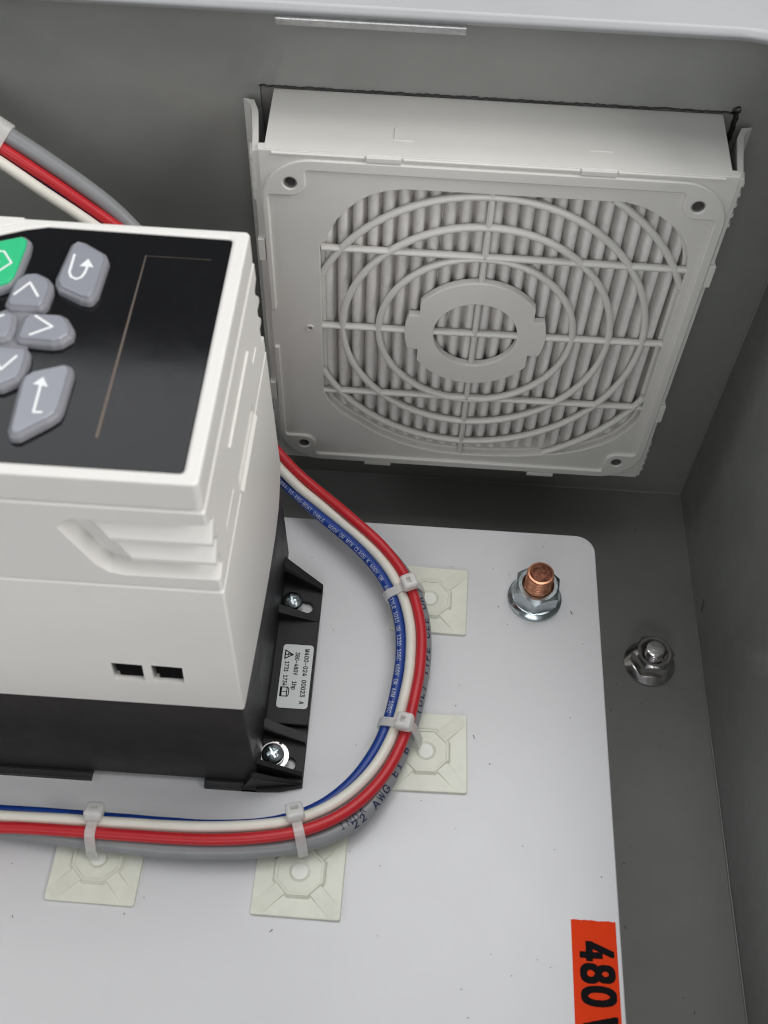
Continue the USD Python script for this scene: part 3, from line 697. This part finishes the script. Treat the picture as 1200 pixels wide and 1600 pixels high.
# ---------------------------------------------------------------- wires
WIRES = {
    'red': [[-127.6,1.9,105.1],[-122.8,1.0,102.0],[-118.1,0.3,98.7],[-113.4,-0.4,95.3],[-108.7,-1.4,92.1],[-103.9,-2.8,89.3],[-98.9,-4.5,86.7],[-93.9,-6.1,84.2],[-89.3,-7.7,81.0],[-85.5,-9.1,77.0],[-82.3,-10.4,72.4],[-79.6,-11.6,67.3],[-77.3,-12.6,62.1],[-75.2,-13.6,56.8],[-73.4,-14.4,51.4],[-71.6,-15.3,45.9],[-69.7,-16.2,40.5],[-67.7,-17.2,35.2],[-65.4,-18.4,30.0],[-62.6,-19.9,25.1],[-59.4,-21.9,20.7],[-55.6,-24.2,17.0],[-51.5,-26.9,14.2],[-46.9,-30.1,12.7],[-42.3,-33.7,12.1],[-37.8,-37.4,12.0],[-33.5,-41.2,11.9],[-29.1,-44.9,11.5],[-24.7,-48.8,11.0],[-20.8,-53.0,10.5],[-17.3,-57.6,10.1],[-14.6,-62.7,9.9],[-12.6,-68.1,9.7],[-11.2,-73.8,9.7],[-10.4,-79.5,9.7],[-10.3,-85.3,9.7],[-10.5,-91.1,9.8],[-11.2,-96.8,9.8],[-12.1,-102.6,9.8],[-13.3,-108.3,9.8],[-15.0,-113.8,9.8],[-17.3,-119.1,9.8],[-20.3,-124.1,9.8],[-24.0,-128.6,9.9],[-28.3,-132.4,9.9],[-33.2,-135.4,9.9],[-38.5,-137.6,9.9],[-44.1,-139.1,9.9],[-49.9,-140.2,9.9],[-55.7,-140.9,9.9],[-61.4,-141.4,9.9],[-67.2,-141.6,9.9],[-73.0,-141.7,9.9],[-78.8,-141.7,9.9],[-84.6,-141.7,9.9],[-90.4,-141.6,9.9],[-96.2,-141.6,9.9],[-102.0,-141.6,9.9],[-107.8,-141.7,9.9],[-113.5,-142.0,9.9]],
    'white': [[-127.4,-1.0,102.7],[-122.7,-2.0,99.6],[-118.2,-2.8,96.4],[-113.6,-3.6,93.2],[-108.9,-4.7,90.3],[-104.1,-6.2,87.7],[-99.4,-7.9,85.2],[-94.8,-9.7,82.3],[-90.8,-11.2,78.8],[-87.3,-12.5,74.7],[-84.2,-13.6,70.0],[-81.6,-14.5,65.1],[-79.2,-15.2,60.0],[-77.1,-16.0,54.8],[-75.2,-16.7,49.6],[-73.3,-17.5,44.4],[-71.4,-18.4,39.1],[-69.4,-19.5,34.0],[-67.1,-20.7,29.0],[-64.4,-22.3,24.3],[-61.2,-24.1,20.0],[-57.6,-26.3,16.2],[-53.6,-28.8,13.4],[-49.3,-31.8,11.5],[-44.7,-35.0,10.6],[-40.2,-38.4,10.0],[-35.8,-41.9,9.6],[-31.5,-45.5,9.4],[-27.4,-49.4,9.2],[-23.6,-53.6,9.1],[-20.3,-58.2,9.1],[-17.7,-63.1,9.1],[-15.6,-68.4,9.1],[-14.2,-73.8,9.1],[-13.4,-79.4,9.1],[-13.2,-85.0,9.1],[-13.4,-90.6,9.0],[-14.1,-96.2,9.0],[-15.0,-101.8,9.0],[-16.2,-107.3,9.0],[-18.0,-112.6,9.0],[-20.4,-117.7,9.0],[-23.5,-122.4,9.0],[-27.3,-126.7,9.0],[-31.6,-130.2,9.0],[-36.5,-133.0,9.0],[-41.7,-135.0,9.0],[-47.2,-136.3,9.1],[-52.8,-137.2,9.1],[-58.4,-137.8,9.1],[-64.0,-138.2,9.1],[-69.6,-138.4,9.1],[-75.3,-138.5,9.0],[-80.9,-138.5,9.0],[-86.5,-138.6,9.1],[-92.2,-138.6,9.1],[-97.8,-138.6,9.1],[-103.4,-138.7,9.2],[-109.1,-138.8,9.2],[-114.7,-138.9,9.3]],
    'blue': [[-128.6,3.0,102.0],[-124.0,2.1,99.0],[-119.5,1.3,95.8],[-114.9,0.5,92.6],[-110.2,-0.5,89.6],[-105.4,-1.8,87.0],[-100.8,-3.6,84.4],[-96.4,-5.6,81.4],[-92.6,-7.4,77.7],[-89.4,-8.9,73.4],[-86.7,-10.2,68.7],[-84.3,-11.3,63.6],[-82.2,-12.2,58.5],[-80.3,-13.1,53.3],[-78.5,-13.9,48.0],[-76.7,-14.8,42.8],[-74.9,-15.7,37.5],[-73.0,-16.7,32.3],[-70.8,-17.9,27.2],[-68.3,-19.4,22.4],[-65.4,-21.3,18.0],[-62.0,-23.7,14.3],[-58.0,-26.7,11.6],[-53.9,-30.0,9.9],[-49.7,-33.6,9.1],[-45.5,-37.3,8.8],[-41.2,-41.1,8.8],[-36.9,-44.7,8.8],[-32.7,-48.4,8.7],[-28.7,-52.3,8.5],[-25.0,-56.5,8.3],[-21.8,-61.2,8.1],[-19.3,-66.2,8.0],[-17.6,-71.6,8.0],[-16.5,-77.1,8.0],[-16.1,-82.7,8.0],[-16.1,-88.3,8.0],[-16.6,-93.9,8.0],[-17.3,-99.5,8.0],[-18.4,-105.1,7.8],[-20.0,-110.4,7.7],[-22.3,-115.6,7.5],[-25.2,-120.4,7.2],[-28.8,-124.7,6.9],[-33.0,-128.5,6.7],[-37.7,-131.4,6.5],[-42.9,-133.6,6.4],[-48.3,-135.1,6.4],[-53.9,-136.0,6.4],[-59.5,-136.5,6.4],[-65.1,-136.8,6.4],[-70.7,-136.8,6.5],[-76.3,-136.8,6.5],[-82.0,-136.7,6.6],[-87.6,-136.7,6.7],[-93.2,-136.6,6.8],[-98.9,-136.6,6.9],[-104.5,-136.6,7.0],[-110.1,-136.7,7.1],[-115.7,-136.8,7.2]],
    'grey': [[-127.7,5.1,107.7],[-122.6,4.3,104.6],[-117.7,3.6,101.3],[-112.9,2.9,97.8],[-108.2,2.1,94.3],[-103.5,1.0,90.7],[-99.0,-0.5,87.1],[-94.8,-2.4,83.3],[-90.8,-4.4,79.4],[-87.2,-6.3,75.0],[-84.2,-7.8,70.0],[-81.6,-8.9,64.8],[-79.4,-9.9,59.3],[-77.3,-10.8,53.8],[-75.4,-11.6,48.2],[-73.6,-12.5,42.6],[-71.7,-13.5,37.0],[-69.6,-14.6,31.5],[-67.2,-16.0,26.2],[-64.3,-17.6,21.3],[-60.8,-19.6,16.9],[-56.8,-22.0,13.1],[-52.4,-24.7,10.3],[-47.8,-27.9,8.5],[-43.0,-31.5,7.6],[-38.4,-35.3,7.3],[-33.9,-39.2,7.1],[-29.5,-43.2,7.0],[-25.1,-47.2,6.8],[-20.9,-51.5,6.6],[-17.2,-56.1,6.4],[-14.0,-61.2,6.2],[-11.7,-66.7,6.1],[-10.3,-72.5,6.0],[-9.7,-78.4,6.0],[-9.6,-84.4,6.0],[-10.0,-90.3,6.0],[-10.7,-96.3,6.0],[-11.7,-102.1,6.0],[-13.0,-107.9,6.0],[-14.7,-113.7,6.0],[-16.8,-119.3,6.0],[-19.3,-124.7,6.0],[-22.7,-129.6,6.0],[-27.0,-133.8,6.0],[-32.0,-136.9,6.0],[-37.4,-139.1,6.0],[-43.2,-140.6,6.0],[-49.2,-141.6,6.0],[-55.1,-142.3,6.0],[-61.1,-142.8,6.0],[-67.0,-143.1,6.0],[-73.0,-143.2,6.0],[-78.9,-143.0,6.0],[-84.9,-142.8,6.0],[-90.9,-142.4,6.0],[-96.8,-142.0,6.0],[-102.8,-141.5,6.0],[-108.7,-141.1,6.0],[-114.6,-140.7,5.9]],
}
RAD = dict(red=1.5, white=1.5, blue=1.5, grey=2.3)
PATH = {}
for k, p in WIRES.items():
    p = np.array(p, float)
    a, b = p[0] - p[1], p[-1] - p[-2]
    a, b = a / np.linalg.norm(a), b / np.linalg.norm(b); b[2] = 0
    p = np.vstack([p[0] + a * 55, p[0] + a * 28, p, p[-1] + b * 30, p[-1] + b * 75])
    q = catmull(p, 420)
    PATH[k] = q + .22 * np.stack([meshkit.fbm(q / 14.0 + 31 * i + len(k), 2) - .5 for i in range(3)], 1)
LAB = dict(red=('red_wire', 'red insulated wire in the bundle curving round the drive', 'wire', 'red'), white=('white_wire', 'white insulated wire in the bundle, between the red and the blue one', 'wire', 'bone'),
           blue=('blue_wire', 'dark blue wire with white print on the inner side of the bundle', 'wire', 'blue'), grey=('grey_cable', 'thicker grey cable with dark print on the outer side of the bundle', 'cable', 'grey'))
WT = {}
for k, (nm, lb_, cat, mt) in LAB.items():
    p = PATH[k]
    WT[k] = thing(nm, p[len(p) // 2], lb_, cat)
    obj('jacket', tube(p, RAD[k], 24), mt, WT[k], True)
def arclen(P): return np.r_[0, np.cumsum(np.linalg.norm(np.diff(P, axis=0), axis=1))]
def s_at(P, q): return arclen(P)[np.argmin(np.linalg.norm(P - np.array(q, float), axis=1))]
pb = PATH['blue']
txt = 'COBRA-10-AWG-BOAT CABLE  600V OR MTW CLASS K 600V OR  AWM STYLE 1015 OR 1230 105C 600V OR AWM 105C'
obj('print', wrap_text(pb, 1.5, text_flat(txt, 1.15, .95), s_at(pb, (-57, -26, 9.5)), .75, side=-1), 'bluewhite', WT['blue'], False)
pg = PATH['grey'][::-1]
s0 = s_at(pg, (-26.5, -133.7, 6.5))
g1 = wrap_text(pg, 2.3, text_flat('22 AWG EI B  T (UL) TYPE CEE OR  AMM  AWM 2464', 2.15, 2.35, True), s0, .85, side=-1)
g2 = wrap_text(pg, 2.3, text_flat('INDA', 1.7, 2.1), s0 - 3, .1, side=-1)
obj('print', join(g1, g2), 'navy', WT['grey'], False)

# ---------------------------------------------------------------- cable tie mounts
def tie_mount(c, twist, label):
    t = thing('tie_mount', (c[0], c[1], 0), label, 'tie mount', 'tie mounts stuck along the wire bundle')
    mv = lambda m: (m.apply_transform(trimesh.transformations.rotation_matrix(math.radians(twist), [0, 0, 1])), m.apply_translation([c[0], c[1], 0]), m)[2]
    h = 11.3
    obj('pad', mv(prism(rrect(-h, -h, h, h, .7), .02, 1.0, .25)), 'nylon', t, 40)
    oc = lambda r: Polygon([(r * math.cos(a), r * math.sin(a)) for a in np.radians(np.arange(8) * 45 + 22.5)])
    def frustum(r0, r1, z0, z1): return hull([(*p, z0) for p in oc(r0).exterior.coords] + [(*p, z1) for p in oc(r1).exterior.coords])
    boss = to_man(frustum(7.4, 6.8, .9, 1.6)) - to_man(lathe([(0, 1.1), (2.1, 1.1), (2.1, 1.2), (3.0, 1.7), (0, 1.7)], 32))
    obj('boss', mv(to_tri(boss)), 'nylon', t, 25)
    obj('boss_rim', mv(prism(oc(6.7).difference(oc(5.9)), 1.55, 1.95, .2)), 'nylon', t, 30)
    obj('centre_hole', mv(lathe([(0, 1.35), (2.05, 1.35), (2.05, 1.0)], 24)), 'nylon_white', t, False)
    for k in range(4):
        a = math.radians(45 + 90 * k); ca, sa = math.cos(a), math.sin(a)
        q = []
        for d, wd, z in ((6.2, 1.7, 1.5), (6.2, 2.0, .9), (14.2, 1.9, .95), (13.6, 1.6, 1.08)):
            q += [(d * ca - s * wd * sa, d * sa + s * wd * ca, z) for s in (-1, 1)]
        obj('diagonal_rib', mv(hull(q)), 'nylon', t, 25)
    return t
MOUNTS = [((-8.3, -61.6), -1, 'square milky nylon tie mount nearest the wall, beside the copper stud'),
          ((-7.6, -110.2), 1, 'square milky nylon tie mount right of the drive flange, below the first bend'),
          ((-38.3, -145.0), -.5, 'square milky nylon tie mount under the bundle below the flange screw'),
          ((-89.8, -145.0), -.5, 'square milky nylon tie mount at the lower left of the picture')]
for c, tw, l in MOUNTS: tie_mount(c, tw, l)

# ---------------------------------------------------------------- cable ties
def tie(at, head_angle, mount, label, wide=2.6, head=(4.6, 4.6, 3.2), down=True):
    """strap round the bundle in the plane square to it; head_angle from the outward direction, anticlockwise towards up"""
    at = np.array(at, float)
    pr = PATH['red']; i = int(np.argmin(np.linalg.norm(pr - at, axis=1)))
    T = pr[i + 2] - pr[i - 2]; T /= np.linalg.norm(T)
    out = np.cross(T, [0, 0, 1.0]); out /= np.linalg.norm(out); out = -out if mount is not None and (np.array([*mount, 0]) - pr[i])[:2] @ out[:2] < 0 else out
    upv = np.cross(out, T); upv = upv if upv[2] > 0 else -upv
    O = pr[i]
    pts = []
    for k, P in PATH.items():
        d = (P - O) @ T; near = np.linalg.norm(P - O, axis=1) < 25
        j = int(np.argmin(np.where(near, np.abs(d), 1e9))); q = P[j] - O
        pts.append(Point(q @ out, q @ upv).buffer(RAD[k] + .12, quad_segs=10))
    if mount is not None:
        mo = np.array([mount[0], mount[1], 3.0]) - O
        du = float(np.clip(mo @ out, -3, 3.2)); pts.append(Point(du, mo @ upv + 0.3).buffer(.5))
    hl = shapely.union_all(pts).convex_hull
    ring = hl.buffer(.75, quad_segs=6).difference(hl.buffer(.05, quad_segs=6))
    t = thing('cable_tie', O, label, 'cable tie', 'cable ties round the wire bundle')
    def place(m):
        v = np.array(m.vertices); m = m.copy()
        m.vertices = O + np.outer(v[:, 0], out) + np.outer(v[:, 1], upv) + np.outer(v[:, 2], np.cross(out, upv)); return m
    band = prism(ring, -wide / 2, wide / 2, .15, .15)
    obj('strap', place(band), 'tie', t, 35)
    cen = np.array(hl.centroid.coords[0]); a = math.radians(head_angle); dr = np.array([math.cos(a), math.sin(a)])
    far = LineString([cen, cen + dr * 40]).intersection(hl.exterior); far = np.array(far.coords[0] if far.geom_type == 'Point' else far.geoms[0].coords[0])
    ex = hl.exterior; s = ex.project(Point(far)); p1, p2 = np.array(ex.interpolate((s + .6) % ex.length).coords[0]), np.array(ex.interpolate((s - .6) % ex.length).coords[0])
    tg = (p1 - p2) / np.linalg.norm(p1 - p2); nr = np.array([tg[1], -tg[0]]); nr = nr if nr @ dr > 0 else -nr
    L, W_, H = head
    hb = rbox((0, 0, 0), (L, H, W_), .8, 2)
    hm = to_man(hb) - to_man(trimesh.creation.box(bounds=[[-.9, -5 + H / 2 + 3.6, -1.0], [.5, 5, 1.0]]))
    hb = to_tri(hm); v = np.array(hb.vertices)
    c2 = far + nr * (H / 2 + .1)
    v2 = c2[0] + v[:, 0] * tg[0] + v[:, 1] * nr[0], c2[1] + v[:, 0] * tg[1] + v[:, 1] * nr[1], v[:, 2]
    hb.vertices = np.stack(v2, 1)
    if hb.volume < 0: hb.invert()
    hb = place(hb)
    if hb.volume < 0: hb.invert()
    obj('head', hb, 'tie', t, 35)
    stub = rbox((0, 0, 0), (1.3, 1.6, 2.3), .3); v = np.array(stub.vertices); c3 = far + nr * (H + .6)
    return t
tie((-13.4, -63.4, 10.8), 78, MOUNTS[0][0], 'milky cable tie on the mount nearest the wall, its head on the red wire')
tie((-12.8, -108.0, 10.8), 78, MOUNTS[1][0], 'milky cable tie on the mount right of the drive, below the first bend')
tie((-38.6, -138.3, 10.8), 128, MOUNTS[2][0], 'milky cable tie below the flange screw, its square head above the white wire')
tie((-90.3, -141.9, 10.8), 128, MOUNTS[3][0], 'milky cable tie at the lower left, its square head above the white wire')
tie((-129.6, 2.2, 106.3), 250, None, 'wide white cable tie round the wires behind the keypad, at the left edge', wide=5.2)

# ---------------------------------------------------------------- specks of swarf
sp = []
for _ in range(70):
    x, y = rng.uniform(-120, 40), rng.uniform(-178, -38)
    L, W_ = rng.choice([.25, .35, .5, .9], p=[.45, .3, .17, .08]), rng.uniform(.12, .25)
    a = rng.uniform(0, 6.28)
    if shapely.contains_xy(fl.buffer(1), x, y) or (x < -50 and y > -126): continue
    sp.append(hull([(x + u * math.cos(a) - w_ * math.sin(a), y + u * math.sin(a) + w_ * math.cos(a), z) for u in (-L / 2, L / 2) for w_ in (-W_ / 2, W_ / 2 * .6) for z in (.01, .14)]))
for x, y, L in ((34, -62, 1.4), (-8, -86, 1.6), (-112, -168, 1.6), (5.3, -104, 1.1)):
    P = np.c_[x + np.linspace(0, L, 8) * .4, y - np.linspace(0, L, 8) + .25 * np.sin(np.linspace(0, 3, 8)), np.full(8, .12)]
    sp.append(tube(P, .09, 6))
for _ in range(26):
    x, y = rng.uniform(46, 86), rng.uniform(-175, 10); L = rng.choice([.3, .5, .9], p=[.6, .3, .1]); a = rng.uniform(0, 6.28)
    sp.append(hull([(x + u * math.cos(a) - w_ * math.sin(a), y + u * math.sin(a) + w_ * math.cos(a), FLOOR + z) for u in (-L / 2, L / 2) for w_ in (-.1, .08) for z in (.01, .15)]))
sp.append(tube(np.array([[WALL_X - .06, -28.0, -42], [WALL_X - .06, -29.5, -43.5], [WALL_X - .06, -30.6, -46.2]]), .14, 6))
obj('swarf', join(*sp), 'speck', '/World', False, 'tiny dark specks of swarf scattered over the white plate and the grey box', 'swarf', kind='stuff')
